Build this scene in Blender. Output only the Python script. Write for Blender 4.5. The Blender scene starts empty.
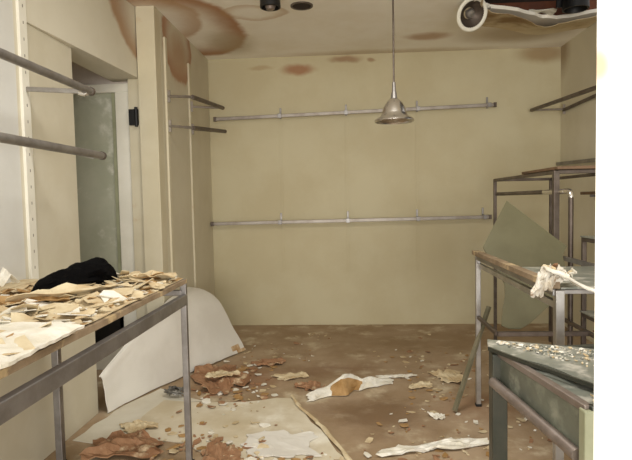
import bpy, bmesh, math, random
from mathutils import Vector, Matrix, noise
random.seed(7)
SC = bpy.context.scene
COL = SC.collection

# ---------------------------------------------------------------- camera
cam_d = bpy.data.cameras.new('camera'); cam_d.sensor_width = 36.0; cam_d.lens = 540/632*36.0
cam_d.clip_start = 0.05
cam = bpy.data.objects.new('camera', cam_d); COL.objects.link(cam)
R_ = (0.99805298, 0.05906472, -0.02004036); U_ = (0.01676883, 0.05537318, 0.99832491); F_ = (-0.06007548, 0.9967172, -0.05427492)
cam.matrix_world = Matrix(((R_[0], U_[0], -F_[0], 0.0), (R_[1], U_[1], -F_[1], 0.0), (R_[2], U_[2], -F_[2], 1.4), (0, 0, 0, 1)))
SC.camera = cam

# ---------------------------------------------------------------- light
w = bpy.data.worlds.new('world'); SC.world = w; w.use_nodes = True
w.node_tree.nodes['Background'].inputs[0].default_value = (1.0, 0.96, 0.90, 1); w.node_tree.nodes['Background'].inputs[1].default_value = 0.9
def lamp(name, kind, loc, rot, energy, color, **kw):
    d = bpy.data.lights.new(name, kind); d.energy = energy; d.color = color
    for k, v in kw.items(): setattr(d, k, v)
    o = bpy.data.objects.new(name, d); o.location = loc; o.rotation_euler = rot; COL.objects.link(o); return o
# daylight from the shop front behind the photographer, and the flash on the camera
lamp('shopfront_daylight', 'AREA', (0.2, -3.6, 1.15), (math.radians(90), 0, 0), 345, (1.0, 0.985, 0.94), shape='RECTANGLE', size=4.2, size_y=2.2)
lamp('camera_flash', 'POINT', (0.0, -0.03, 1.5), (0, 0, 0), 17, (1.0, 0.985, 0.94), shadow_soft_size=0.05)
lamp('overhead_fill', 'AREA', (0.1, 2.3, 2.93), (0, 0, 0), 50, (1.0, 0.985, 0.945), shape='RECTANGLE', size=1.2, size_y=0.6)  # added overhead fill without a fixture, brightens floor, table tops and side walls
vs = SC.view_settings; vs.view_transform = 'Standard'; vs.look = 'None'; vs.gamma = 1; vs.use_curve_mapping = False
vs.exposure = -0.2

# ---------------------------------------------------------------- materials
def hx(s):
    s = s.lstrip('#'); c = [int(s[i:i+2], 16)/255 for i in (0, 2, 4)]
    return tuple((v/12.92 if v <= 0.04045 else ((v+0.055)/1.055)**2.4) for v in c) + (1.0,)
def mat(name, c1, c2=None, scale=6.0, rough=0.7, metal=0.0, bump=0.0, bscale=None, lo=0.35, hi=0.65, c3=None, s3=2.0, t3=(0.55, 0.65), stains=(), trans=0.0, dist=0.25, det=6):
    m = bpy.data.materials.new(name); m.use_nodes = True
    nt = m.node_tree; N = nt.nodes; L = nt.links; b = N['Principled BSDF']
    b.inputs['Roughness'].default_value = rough; b.inputs['Metallic'].default_value = metal
    if trans: b.inputs['Transmission Weight'].default_value = trans
    pos = N.new('ShaderNodeNewGeometry').outputs['Position'] if stains else N.new('ShaderNodeTexCoord').outputs['Object']
    def nz(s, d=det):
        n = N.new('ShaderNodeTexNoise'); n.inputs['Scale'].default_value = s; n.inputs['Detail'].default_value = d
        n.inputs['Roughness'].default_value = 0.62; L.new(pos, n.inputs['Vector']); return n
    def rng(src, a, b_, smooth=True):
        r = N.new('ShaderNodeMapRange'); r.interpolation_type = 'SMOOTHSTEP' if smooth else 'LINEAR'
        r.inputs['From Min'].default_value = a; r.inputs['From Max'].default_value = b_; L.new(src, r.inputs['Value']); return r.outputs['Result']
    def mix(fac, A, B):
        x = N.new('ShaderNodeMix'); x.data_type = 'RGBA'
        if isinstance(fac, float): x.inputs[0].default_value = fac
        else: L.new(fac, x.inputs[0])
        for k, v in ((6, A), (7, B)):
            if isinstance(v, tuple): x.inputs[k].default_value = v
            else: L.new(v, x.inputs[k])
        return x.outputs[2]
    col = hx(c1) if isinstance(c1, str) else c1
    if c2: col = mix(rng(nz(scale).outputs['Fac'], lo, hi), col, hx(c2))
    if c3: col = mix(rng(nz(s3).outputs['Fac'], t3[0], t3[1]), col, hx(c3))
    if stains:
        n = nz(2.6, 4)
        sub = N.new('ShaderNodeVectorMath'); sub.operation = 'SUBTRACT'; L.new(n.outputs['Color'], sub.inputs[0]); sub.inputs[1].default_value = (0.5, 0.5, 0.5)
        sc = N.new('ShaderNodeVectorMath'); sc.operation = 'SCALE'; L.new(sub.outputs[0], sc.inputs[0]); sc.inputs['Scale'].default_value = dist
        ad = N.new('ShaderNodeVectorMath'); ad.operation = 'ADD'; L.new(pos, ad.inputs[0]); L.new(sc.outputs[0], ad.inputs[1])
        for (cc, rr, kind, cs, st) in stains:
            s1 = N.new('ShaderNodeVectorMath'); s1.operation = 'SUBTRACT'; L.new(ad.outputs[0], s1.inputs[0]); s1.inputs[1].default_value = cc
            s2 = N.new('ShaderNodeVectorMath'); s2.operation = 'MULTIPLY'; L.new(s1.outputs[0], s2.inputs[0]); s2.inputs[1].default_value = tuple(1/r if r else 0 for r in rr)
            s3_ = N.new('ShaderNodeVectorMath'); s3_.operation = 'LENGTH'; L.new(s2.outputs[0], s3_.inputs[0])
            d = s3_.outputs['Value']
            out = rng(d, 1.06, 0.94)
            if kind == 'ring':
                inn = rng(d, 0.45, 0.98)
                mu = N.new('ShaderNodeMath'); mu.operation = 'MULTIPLY'; L.new(out, mu.inputs[0]); L.new(inn, mu.inputs[1]); out = mu.outputs[0]
            elif kind == 'soft':
                out = rng(d, 1.1, 0.3)
            mu = N.new('ShaderNodeMath'); mu.operation = 'MULTIPLY'; L.new(out, mu.inputs[0]); mu.inputs[1].default_value = st
            col = mix(mu.outputs[0], col, hx(cs))
    if isinstance(col, tuple): b.inputs['Base Color'].default_value = col
    else: L.new(col, b.inputs['Base Color'])
    if bump:
        bn = N.new('ShaderNodeBump'); bn.inputs['Strength'].default_value = bump; bn.inputs['Distance'].default_value = 0.02
        L.new(nz(bscale or scale*3).outputs['Fac'], bn.inputs['Height']); L.new(bn.outputs[0], b.inputs['Normal'])
    return m
BR = '#a87850'; BR2 = '#b8926a'
M = {}
M['back'] = mat('cream_back_wall', '#c5bb9a', '#beb28f', 1.4, 0.6, bump=0.05, stains=[
    ((-0.52, 6.02, 2.84), (0.24, 1, 0.075), 'soft', '#9a6a44', 0.9), ((0.0, 6.02, 2.94), (0.22, 1, 0.05), 'soft', '#8e6844', 0.75),
    ((-0.95, 6.02, 2.87), (0.16, 1, 0.03), 'soft', '#a08058', 0.5), ((2.12, 6.02, 2.92), (0.36, 1, 0.13), 'soft', '#957a52', 0.8),
    ((0.28, 6.02, 2.93), (0.06, 1, 0.03), 'soft', '#8e6844', 0.7)], dist=0.12)
M['rear_left'] = mat('cream_side_wall_stained', '#cec6b0', '#c6bda6', 1.6, 0.6, bump=0.05, stains=[
    ((-1.53, 4.95, 2.85), (1, 0.42, 0.36), 'ring', '#a06a46', 0.85), ((-1.53, 4.95, 2.72), (1, 0.36, 0.3), 'soft', '#a8805c', 0.75)], dist=0.22)
M['right'] = mat('cream_right_wall', '#dad3bd', '#d2cab2', 1.4, 0.65, bump=0.05, stains=[((2.3, 6.0, 2.95), (1, 0.3, 0.35), 'soft', '#8f7450', 0.7)])
M['header'] = mat('cream_header_wall', '#d6d0be', '#cfc8b4', 1.3, 0.6, bump=0.04, stains=[((-1.73, 4.62, 3.05), (1, 0.72, 0.5), 'ring', '#a27a54', 0.85)], dist=0.2)
M['panel'] = mat('beige_wall_panel', '#d0c9b5', '#c9c1ab', 2.5, 0.6, bump=0.05)
M['white_wall'] = mat('grey_white_wall', '#d6d5d0', '#cfcdc6', 2.0, 0.6, bump=0.03)
M['white_paint'] = mat('white_gloss_paint', '#e9e5d8', '#e0dccd', 3.0, 0.45)
M['post'] = mat('cream_post_paint', '#cfc6ad', '#c7bda1', 2.0, 0.55, c3='#bb9c72', s3=3.0, t3=(0.6, 0.75))
M['jamb'] = mat('white_jamb_paint', '#dedbd0', '#d8d3c6', 3.0, 0.5, stains=[((0.334, 0.75, 1.57), (0.02, 1, 0.03), 'soft', '#b08a5a', 0.7)], dist=0.02)
M['ceil'] = mat('stained_ceiling', '#f4efe4', '#ece5d6', 1.6, 0.75, bump=0.06, stains=[
    ((-1.55, 4.95, 2.99), (0.62, 0.92, 1), 'ring', BR, 0.95), ((-1.15, 5.45, 2.99), (0.3, 0.5, 1), 'soft', '#b0a080', 0.6),
    ((-1.75, 4.6, 2.99), (0.5, 0.7, 1), 'ring', BR2, 0.7), ((0.80, 5.45, 2.99), (0.26, 0.15, 1), 'soft', '#b08862', 0.75),
    ((1.7, 5.45, 2.99), (0.7, 0.42, 1), 'soft', '#a08860', 0.75), ((0.45, 6.02, 2.99), (1.5, 0.2, 1), 'soft', '#c0aa84', 0.6),
    ((-0.75, 4.6, 2.99), (0.3, 0.18, 1), 'ring', '#b89468', 0.5)], dist=0.17)
M['flap'] = mat('torn_ceiling_lining', '#d0c1a2', '#bfaa84', 3.0, 0.8, c3='#86683f', s3=1.8, t3=(0.5, 0.7))
M['floor'] = mat('dirty_brown_floor', '#ab957a', '#967e60', 2.2, 0.85, bump=0.25, bscale=30, c3='#cabb9f', s3=3.6, t3=(0.51, 0.72), stains=[((0.15, 3.45, 0), (0.5, 0.4, 1), 'soft', '#6f5438', 0.7), ((-0.9, 4.2, 0), (0.45, 0.45, 1), 'soft', '#8a5f40', 0.6), ((0.7, 5.2, 0), (1.2, 0.5, 1), 'soft', '#8b7352', 0.5), ((-0.2, 4.4, 0), (0.5, 0.22, 1), 'soft', '#7d5c40', 0.55), ((0.9, 3.6, 0), (0.4, 0.3, 1), 'soft', '#8a6444', 0.6)], dist=0.5)
M['vinyl'] = mat('stained_vinyl_sheet', '#d9d0bb', '#c4b699', 1.7, 0.6, bump=0.1, c3='#f0ecdf', s3=1.5, t3=(0.5, 0.68))
M['vinyl_grey'] = mat('greyish_vinyl', '#d8d3c4', '#cbc4b2', 2.0, 0.6)
M['steel'] = mat('grey_steel_tube', '#979390', '#827d79', 8.0, 0.42, 0.75)
M['steel_dark'] = mat('dark_brown_steel', '#6d6259', '#564b43', 8.0, 0.45, 0.6)
M['alu'] = mat('pale_aluminium', '#b2aea9', '#98938d', 8.0, 0.35, 0.8)
M['rail'] = mat('dull_rail_metal', '#9d958c', '#8a8178', 8.0, 0.45, 0.6)
M['chrome'] = mat('chrome', '#d6d2cc', None, rough=0.22, metal=0.95)
M['black'] = mat('black_plastic', '#0d0c0c', None, rough=0.5)
M['black_cloth'] = mat('black_cloth', '#060505', '#0b0a0a', 12, 1.0, bump=0.3)
M['white_sheet'] = mat('white_sheet', '#dfdbd2', '#d3cec4', 1.6, 0.6, bump=0.05)
M['torn'] = mat('torn_paper_edge', '#cdb795', '#a98458', 14, 0.85)
M['plaster'] = mat('white_plaster', '#e9e5da', '#d8d1bf', 12, 0.85, bump=0.3)
M['lump'] = mat('crumbling_plaster', '#e6e0d4', '#cfc3ae', 14, 0.9, bump=0.6, c3='#9c7a5c', s3=22, t3=(0.54, 0.66))
M['side_glass'] = mat('grimy_side_glass', '#6f7365', '#5d6055', 6, 0.25, c3='#8d8f80', s3=9, t3=(0.5, 0.7))
M['cream_flake'] = mat('cream_paint_flake', '#d4c5a4', '#bda680', 9, 0.8, bump=0.2)
M['tan_flake'] = mat('tan_backing_flake', '#b08d5e', '#94703f', 9, 0.85, bump=0.2)
M['red_flake'] = mat('red_brown_board', '#a37c5c', '#8a6344', 7, 0.85, bump=0.3, c3='#c9b392', s3=9, t3=(0.56, 0.7))
M['board'] = mat('worn_wood_board', '#937f66', '#78654d', 9, 0.75, bump=0.15, c3='#b9a27b', s3=6, t3=(0.55, 0.65))
M['cabinet'] = mat('cream_cabinet_laminate', '#c9bd90', '#c0b385', 2.2, 0.5)
M['olive'] = mat('dusty_olive_glass', '#66624a', '#5c5841', 2.5, 0.45)
M['green_glass'] = mat('dusty_green_glass', '#83857a', '#70736a', 7, 0.3, c3='#b6b3a8', s3=14, t3=(0.48, 0.68))
M['door_glass'] = mat('dirty_door_glass', '#aeb09c', '#b9baa7', 3.0, 0.25, c3='#d6d6c8', s3=3.2, t3=(0.53, 0.66))
M['dark_green'] = mat('dark_green_metal', '#3d4038', '#4d4c42', 6, 0.4, 0.4)
M['sage'] = mat('sage_painted_metal', '#a5a689', '#94967a', 5, 0.5)
M['pinkish'] = mat('pinkish_metal_trim', '#948880', '#7d7067', 10, 0.4, 0.5)
M['wood_dark'] = mat('brown_shelf_wood', '#745a42', '#5f4731', 8, 0.6)
M['joist'] = mat('red_brown_joist', '#6e3c22', '#552d19', 6, 0.8)
M['void'] = mat('dark_roof_board', '#3a2c22', '#2a201a', 4, 0.9)
M['redbox'] = mat('faded_red_card', '#7e4a40', '#6b3d33', 5, 0.8)
M['stick'] = mat('grey_green_wood', '#77705a', '#656049', 10, 0.8)
M['bulb'] = mat('frosted_bulb_glass', '#b5ada2', None, rough=0.3)
M['wire'] = mat('dull_grey_wire', '#55524d', '#8d8a84', 20, 0.5, 0.5)
M['pinkwall'] = mat('pinkish_alcove_wall', '#ddd0c4', '#d0c2b4', 7, 0.8, bump=0.1)

M['black_cloth'].node_tree.nodes['Principled BSDF'].inputs['Specular IOR Level'].default_value = 0.08
# ---------------------------------------------------------------- mesh helpers
def NB(): return bmesh.new()
def finish(name, bm, mats, parent=None, smooth=False, bevel=0.0, loc=None):
    bmesh.ops.recalc_face_normals(bm, faces=bm.faces)
    if bevel:
        bmesh.ops.bevel(bm, geom=[e for e in bm.edges if e.is_manifold and e.calc_face_angle(0) > 0.6], offset=bevel, segments=2, affect='EDGES', profile=0.5)
    if smooth:
        for f in bm.faces: f.smooth = True
        for e in bm.edges:
            if e.is_manifold and e.calc_face_angle(0) > 0.75: e.smooth = False
    me = bpy.data.meshes.new(name)
    if loc is not None: bmesh.ops.translate(bm, verts=bm.verts, vec=-Vector(loc))
    bm.to_mesh(me); bm.free()
    o = bpy.data.objects.new(name, me); COL.objects.link(o)
    if loc is not None: o.location = loc
    for m in (mats if isinstance(mats, list) else [mats]): me.materials.append(M[m])
    if parent is not None:
        o.parent = parent
        o.matrix_parent_inverse = Matrix.Translation(-parent.location) if parent.type == 'EMPTY' else Matrix()
    return o
def tag(o, label, cat, group=None, kind=None):
    if kind: o['kind'] = kind
    o['label'] = label; o['category'] = cat
    if group: o['group'] = group
    return o
def thing(name, label, cat, loc=(0, 0, 0), group=None, kind=None):
    o = bpy.data.objects.new(name, None); o.empty_display_size = 0.1; COL.objects.link(o); o.location = loc
    return tag(o, label, cat, group, kind)
def struct(name, bm, m, parent=None, bevel=0.0, smooth=False):
    o = finish(name, bm, m, parent, smooth, bevel)
    o['kind'] = 'structure'
    return o
def box(bm, x0, x1, y0, y1, z0, z1, mi=0):
    v = [bm.verts.new((x, y, z)) for z in (z0, z1) for y in (y0, y1) for x in (x0, x1)]
    for a in ((0, 1, 3, 2), (4, 6, 7, 5), (0, 4, 5, 1), (2, 3, 7, 6), (0, 2, 6, 4), (1, 5, 7, 3)):
        bm.faces.new([v[i] for i in a]).material_index = mi
def bar(bm, p, q, wd, ht, up=(0, 0, 1)):
    p = Vector(p); q = Vector(q); d = (q-p).normalized(); u = Vector(up)
    if abs(d.dot(u)) > 0.95: u = Vector((0, 1, 0))
    s = d.cross(u).normalized(); u = s.cross(d).normalized()
    v = [bm.verts.new(c+s*a*wd/2+u*b*ht/2) for c in (p, q) for a, b in ((-1, -1), (1, -1), (1, 1), (-1, 1))]
    for a in ((0, 3, 2, 1), (4, 5, 6, 7), (0, 1, 5, 4), (1, 2, 6, 5), (2, 3, 7, 6), (3, 0, 4, 7)): bm.faces.new([v[i] for i in a])
def tube(bm, pts, r, n=10):
    pts = [Vector(p) for p in pts]; rs = r if isinstance(r, (list, tuple)) else [r]*len(pts)
    rings = []; pu = None
    for i, p in enumerate(pts):
        d = (pts[min(i+1, len(pts)-1)]-pts[max(i-1, 0)]).normalized()
        if pu is None: pu = Vector((0, 0, 1)) if abs(d.z) < 0.9 else Vector((1, 0, 0))
        s = d.cross(pu).normalized(); pu = s.cross(d).normalized()
        rings.append([bm.verts.new(p+(s*math.cos(2*math.pi*k/n)+pu*math.sin(2*math.pi*k/n))*rs[i]) for k in range(n)])
    for a, b in zip(rings, rings[1:]):
        for k in range(n): bm.faces.new((a[k], a[(k+1) % n], b[(k+1) % n], b[k]))
    bm.faces.new(rings[0][::-1]); bm.faces.new(rings[-1])
def bend(pts, rad, seg=6):
    P = [Vector(p) for p in pts]; out = [P[0]]
    for a, b, c in zip(P, P[1:], P[2:]):
        u = (a-b).normalized(); v = (c-b).normalized(); s = b+u*rad; e = b+v*rad
        for k in range(seg+1):
            t = k/seg; out.append(s.lerp(b, t).lerp(b.lerp(e, t), t))
    out.append(P[-1]); return out
def lathe(bm, prof, c, n=32, closed=False, axis=None):
    c = Vector(c); rings = []
    rot = Vector((0, 0, 1)).rotation_difference(Vector(axis)).to_matrix() if axis else Matrix.Identity(3)
    for r, z in prof: rings.append([bm.verts.new(c+rot @ Vector((r*math.cos(2*math.pi*k/n), r*math.sin(2*math.pi*k/n), z))) for k in range(n)])
    prs = list(zip(rings, rings[1:])) + ([(rings[-1], rings[0])] if closed else [])
    for a, b in prs:
        for k in range(n): bm.faces.new((a[k], a[(k+1) % n], b[(k+1) % n], b[k]))
    if not closed:
        bm.faces.new(rings[0][::-1]); bm.faces.new(rings[-1])
def sheet(bm, f, nu, nv, th, mi=None):
    g = [[Vector(f(i/nu, j/nv)) for j in range(nv+1)] for i in range(nu+1)]
    top = [[None]*(nv+1) for _ in range(nu+1)]; bot = [[None]*(nv+1) for _ in range(nu+1)]
    for i in range(nu+1):
        for j in range(nv+1):
            a = g[min(i+1, nu)][j]-g[max(i-1, 0)][j]; b = g[i][min(j+1, nv)]-g[i][max(j-1, 0)]
            n = a.cross(b)
            n = n.normalized() if n.length > 1e-9 else Vector((0, 0, 1))
            top[i][j] = bm.verts.new(g[i][j]+n*th/2); bot[i][j] = bm.verts.new(g[i][j]-n*th/2)
    def fc(vs_, k):
        fa = bm.faces.new(vs_); fa.material_index = k
    for i in range(nu):
        for j in range(nv):
            k = mi(i/nu, j/nv) if mi else 0
            fc((top[i][j], top[i+1][j], top[i+1][j+1], top[i][j+1]), k); fc((bot[i][j], bot[i][j+1], bot[i+1][j+1], bot[i+1][j]), k)
    for i in range(nu):
        fc((top[i][0], bot[i][0], bot[i+1][0], top[i+1][0]), 0); fc((top[i][nv], top[i+1][nv], bot[i+1][nv], bot[i][nv]), 0)
    for j in range(nv):
        fc((top[0][j], top[0][j+1], bot[0][j+1], bot[0][j]), 0); fc((top[nu][j], bot[nu][j], bot[nu][j+1], top[nu][j+1]), 0)
def slab(bm, pts, z0, z1, mi=0):
    a = [bm.verts.new((x, y, z0)) for x, y in pts]; b = [bm.verts.new((x, y, z1)) for x, y in pts]; n = len(pts)
    bm.faces.new(a[::-1]).material_index = mi; bm.faces.new(b).material_index = mi
    for i in range(n): bm.faces.new((a[i], a[(i+1) % n], b[(i+1) % n], b[i])).material_index = mi
def jag(pts, amp=0.015, step=0.06, seed=1):
    rd = random.Random(seed); out = []; n = len(pts)
    for i in range(n):
        a = Vector(pts[i]); b = Vector(pts[(i+1) % n]); k = max(1, int((b-a).length/step)); pr = Vector((-(b-a).y, (b-a).x)).normalized()
        for t in range(k):
            p = a.lerp(b, t/k)+(pr*rd.uniform(-amp, amp) if t else Vector((0, 0))); out.append((p.x, p.y))
    return out
def flake(bm, c, size, rd, mi=0, tilt=0.35, th=0.004, asp=1.0, rz=None):
    n = rd.randint(5, 8); rz = rd.uniform(0, 6.28) if rz is None else rz
    tx, ty = rd.uniform(-tilt, tilt), rd.uniform(-tilt, tilt); cu = rd.uniform(-0.2, 0.6)/max(size, .01)
    Rm = Matrix.Rotation(rz, 3, 'Z') @ Matrix.Rotation(tx, 3, 'X') @ Matrix.Rotation(ty, 3, 'Y')
    P = []
    for k in range(n):
        a = 2*math.pi*(k+rd.uniform(-.3, .3))/n; r = size*rd.uniform(0.6, 1.1)
        x, y = r*math.cos(a), r*math.sin(a)*asp; P.append(Rm @ Vector((x, y, cu*x*x*0.5)))
    lo = min(p.z for p in P); c = Vector(c); lo = min(lo, 0)
    top = [bm.verts.new(c+p-Vector((0, 0, lo-th))) for p in P]; bot = [bm.verts.new(c+p-Vector((0, 0, lo))) for p in P]
    ct = bm.verts.new(c-Vector((0, 0, lo-th))+Rm @ Vector((0, 0, 0.02*size))); cb = bm.verts.new(c-Vector((0, 0, lo))+Rm @ Vector((0, 0, 0.02*size)))
    for k in range(n):
        q = (k+1) % n
        for vs_ in ((top[k], top[q], ct), (bot[q], bot[k], cb), (bot[k], bot[q], top[q], top[k])): bm.faces.new(vs_).material_index = mi
def fb(x, y, s=1.0, o=0.0): return noise.fractal(Vector((x*s+o, y*s, o*1.7)), 1.0, 2.0, 4)

# ================================================================ SETTING
bm = NB(); box(bm, -3.2, 3.2, -4.5, 6.4, -0.12, 0.0); struct('floor', bm, 'floor')
bm = NB(); box(bm, -1.75, 2.6, 6.02, 6.14, 0.0, 2.99); struct('wall_back', bm, 'back')
bm = NB(); box(bm, 2.30, 2.45, 0.9, 6.02, 0.0, 2.99); struct('wall_right', bm, 'right')
bm = NB(); box(bm, -1.75, -1.53, 4.48, 6.02, 0.0, 2.99); struct('wall_left_rear', bm, 'rear_left')
bm = NB(); box(bm, -1.95, -1.78, 0.3, 2.86, 0.0, 2.99); struct('wall_left_front', bm, 'white_wall')
bm = NB(); box(bm, -1.95, -1.78, 2.86, 3.47, 0.0, 2.99); struct('wall_left', bm, 'panel')
bm = NB(); slab(bm, [(-1.78, 2.96), (-1.768, 2.96), (-1.688, 4.36), (-1.70, 4.48), (-1.95, 4.48), (-1.95, 3.4), (-1.78, 3.4)], 2.425, 2.99); struct('wall_header', bm, 'header', bevel=0.004)
bm = NB(); box(bm, -1.682, -1.53, 4.34, 4.48, 0.0, 2.99); struct('trim_1', bm, 'post', bevel=0.004)
bm = NB(); box(bm, -3.0, -1.95, 3.35, 3.47, 0, 2.99); box(bm, -3.05, -2.95, 3.47, 4.6, 0, 2.99); struct('wall_alcove', bm, 'panel')
bm = NB(); box(bm, -2.95, -1.72, 4.48, 4.6, 0, 2.99); struct('wall_alcove_end', bm, 'pinkwall')
bm = NB(); box(bm, -2.95, -1.95, 3.47, 4.48, 2.9, 2.99); struct('ceiling_alcove', bm, 'pinkwall')
bm = NB(); slab(bm, [(0.333, 0.75), (0.50, 0.75), (0.50, 0.87), (0.405, 0.87)], 0.0, 2.99); struct('trim_2', bm, 'jamb')

bm = NB(); box(bm, -1.78, -1.70, 0.3, 3.47, 0.0, 0.984); struct('wall_left_lower', bm, 'panel', bevel=0.003)
# ceiling with the torn hole
lip = [(1.10, 4.50), (1.12, 4.64), (1.22, 4.72), (1.42, 4.80), (1.62, 4.93), (1.76, 5.04), (1.90, 5.08), (2.05, 5.03), (2.2, 4.93), (2.3, 4.9)]
bm = NB()
out = [(2.3, 6.02), (-1.95, 6.02), (-1.95, 0.3), (2.3, 0.3), (2.3, 3.2), (1.5, 3.3), (1.15, 3.9)]
lj = []
for a, b in zip(lip, lip[1:]):
    for k in range(3):
        t_ = k/3; lj.append((a[0]+(b[0]-a[0])*t_, a[1]+(b[1]-a[1])*t_+(random.uniform(-0.015, 0.015) if k else 0)))
slab(bm, out+lj+[lip[-1]], 2.99, 3.02)
struct('ceiling', bm, 'ceil')
bm = NB(); box(bm, 0.7, 2.45, 2.9, 5.6, 3.42, 3.5); struct('ceiling_roof_deck', bm, 'void')
bm = NB(); box(bm, 0.7, 2.45, 5.5, 5.6, 3.03, 3.42); box(bm, 0.6, 0.7, 2.9, 5.6, 3.03, 3.5); struct('wall_roof_void', bm, 'void')
for i, (y0, zc) in enumerate(((5.22, 3.10), (4.55, 3.22))):
    bm = NB(); box(bm, 0.72, 2.44, y0, y0+0.06, zc-0.06, zc+0.1); struct('trim_%d' % (3+i), bm, 'joist', bevel=0.004)
# slotted standards
def standard(n, x, y, axis, z0, z1, wd, th, m):
    bm = NB()
    if axis == 'x': box(bm, x, x+th, y-wd/2, y+wd/2, z0, z1)
    else: box(bm, x-wd/2, x+wd/2, y-th, y, z0, z1)
    o = struct('trim_%d' % n, bm, m, bevel=0.002)
    b2 = NB(); z = z0+0.05
    while z < z1-0.05:
        if axis == 'x': box(b2, x+th, x+th+0.001, y-0.003, y+0.003, z, z+0.016)
        else: box(b2, x-0.003, x+0.003, y-th-0.001, y-th, z, z+0.016)
        z += 0.09
    finish('slots', b2, m if n > 5 else 'rail', o)
standard(5, -1.78, 2.92, 'x', 0.55, 2.99, 0.07, 0.018, 'white_paint')
standard(6, -1.53, 4.56, 'x', 0.3, 2.8, 0.05, 0.018, 'post')
standard(7, -1.53, 5.24, 'x', 0.3, 2.75, 0.05, 0.018, 'post')
for n, x in ((8, -0.735), (9, -0.008), (10, 0.765)): standard(n, x, 6.02, 'y', 0.6, 2.47, 0.03, 0.006, 'back')

# door in the alcove
door = bpy.data.objects.new('door_1', None); COL.objects.link(door); door.location = (-2.2, 4.43, 0); door['kind'] = 'structure'
bm = NB(); box(bm, -2.62, -1.785, 4.40, 4.475, 2.325, 2.395); box(bm, -1.905, -1.785, 4.40, 4.475, 0, 2.325); box(bm, -2.62, -2.5, 4.40, 4.475, 0, 2.325); box(bm, -2.5, -1.905, 4.40, 4.475, 0, 0.2)
finish('door_frame', bm, 'white_paint', door, bevel=0.004)
bm = NB(); box(bm, -2.5, -1.905, 4.43, 4.442, 0.2, 2.325); finish('glass_pane', bm, 'door_glass', door)
bm = NB(); box(bm, -2.5, -1.905, 4.415, 4.429, 0.2, 0.74); finish('shade_plate', bm, 'black', door)  # added black plate giving the low part of the alcove its darkness
bm = NB(); box(bm, -1.94, -1.905, 4.415, 4.432, 0.2, 2.325); finish('glazing_bead', bm, 'sage', door)
bm = NB(); box(bm, -1.785, -1.683, 4.38, 4.475, 0.0, 2.424); finish('door_jamb', bm, 'post', door, bevel=0.003)
bm = NB(); box(bm, -1.775, -1.70, 4.35, 4.38, 2.045, 2.175); tube(bm, [(-1.71, 4.345, 2.03), (-1.71, 4.345, 2.19)], 0.013); finish('hinge', bm, 'black', door, bevel=0.004)

# ================================================================ WALL RAILS
def back_rail(p, q, label, brx):
    t = thing('garment_rail', label, 'rail', ((p[0]+q[0])/2, 5.94, p[2]), 'rails along the back wall')
    bm = NB(); bar(bm, p, q, 0.016, 0.036); finish('rail_bar', bm, 'rail', t, bevel=0.003)
    for x in brx:
        z = p[2]+(q[2]-p[2])*(x-p[0])/(q[0]-p[0])
        bm = NB(); bar(bm, (x, 6.013, z+0.01), (x, 5.905, z), 0.018, 0.03); bar(bm, (x, 6.01, z-0.02), (x, 6.01, z+0.1), 0.02, 0.008); box(bm, x-0.02, x+0.02, 5.9, 5.912, z-0.024, z+0.024)
        finish('bracket', bm, 'steel', t, bevel=0.002)
    for x, z in ((p[0], p[2]), (q[0], q[2])):
        bm = NB(); box(bm, x-0.015, x+0.015, 5.902, 5.938, z-0.024, z+0.024); finish('end_cap', bm, 'steel_dark', t, bevel=0.003)
back_rail((-1.445, 5.92, 2.315), (1.58, 5.92, 2.382), 'upper of two long metal garment rails across the back wall', (-0.73, -0.006, 0.767, 1.52))
back_rail((-1.51, 5.92, 1.164), (1.525, 5.92, 1.188), 'lower of two long metal garment rails across the back wall', (-0.75, -0.004, 0.758, 1.47))

def side_pipe(z, x, label, y1, lift=0.012):
    t = thing('garment_rail', label, 'rail', (x, 2.2, z), 'rails on the front left wall')
    bm = NB(); tube(bm, [(x, 1.2, z), (x, y1, z)], 0.021, 14); finish('rail_bar', bm, 'steel', t, smooth=True)
    bm = NB(); lathe(bm, [(0.0, 0), (0.024, 0), (0.024, 0.02), (0, 0.024)], (x, y1-0.004, z), 14, axis=(0, 1, 0)); finish('end_cap', bm, 'steel_dark', t, smooth=True)
    for y in (2.92, 1.3):
        bm = NB(); bar(bm, (-1.761 if y > 2.9 else -1.78, y, z+lift), (x-0.01, y, z-0.012), 0.012, 0.026)
        finish('bracket', bm, 'alu', t, bevel=0.003)
        if y > 2.9 and z > 1.9:
            bm = NB(); tube(bm, [(x-0.035, y-0.008, z-0.02), (x, y-0.008, z-0.03), (x+0.012, y-0.008, z-0.022)], 0.013, 10); finish('bracket_hook', bm, 'chrome', t, smooth=True)
side_pipe(2.035, -1.425, 'upper of two grey pipe rails on the near left wall', 2.97)
side_pipe(1.678, -1.385, 'lower of two grey pipe rails on the near left wall', 2.99, 0.085)

def u_rail(pts, wallpts, label, cat, wire=0.019, m='steel_dark', grp=None, wallx=None):
    t = thing('hang_rail', label, cat, pts[1], grp)
    bm = NB(); tube(bm, bend(pts[1:3], 0.01) if False else [pts[1], pts[2]], wire, 10); finish('front_bar', bm, m, t, smooth=True)
    for a, b in ((pts[0], pts[1]), (pts[3], pts[2])):
        bm = NB(); tube(bm, [a, b], wire*0.6, 8); bar(bm, (a[0], a[1], a[2]-0.05), (a[0], a[1], a[2]+0.05), 0.03, 0.012); finish('bracket', bm, 'rail', t)
    if wallpts:
        bm = NB(); bar(bm, wallpts[0], wallpts[1], 0.014, 0.03); finish('wall_bar', bm, m, t)
xw = -1.506
u_rail([(xw, 4.56, 2.31), (-1.285, 4.5, 2.286), (-1.215, 5.32, 2.33), (xw, 5.24, 2.34)], None, 'upper hang rail on the stained rear left wall', 'rail', grp='hang rails on the rear left wall')
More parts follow.
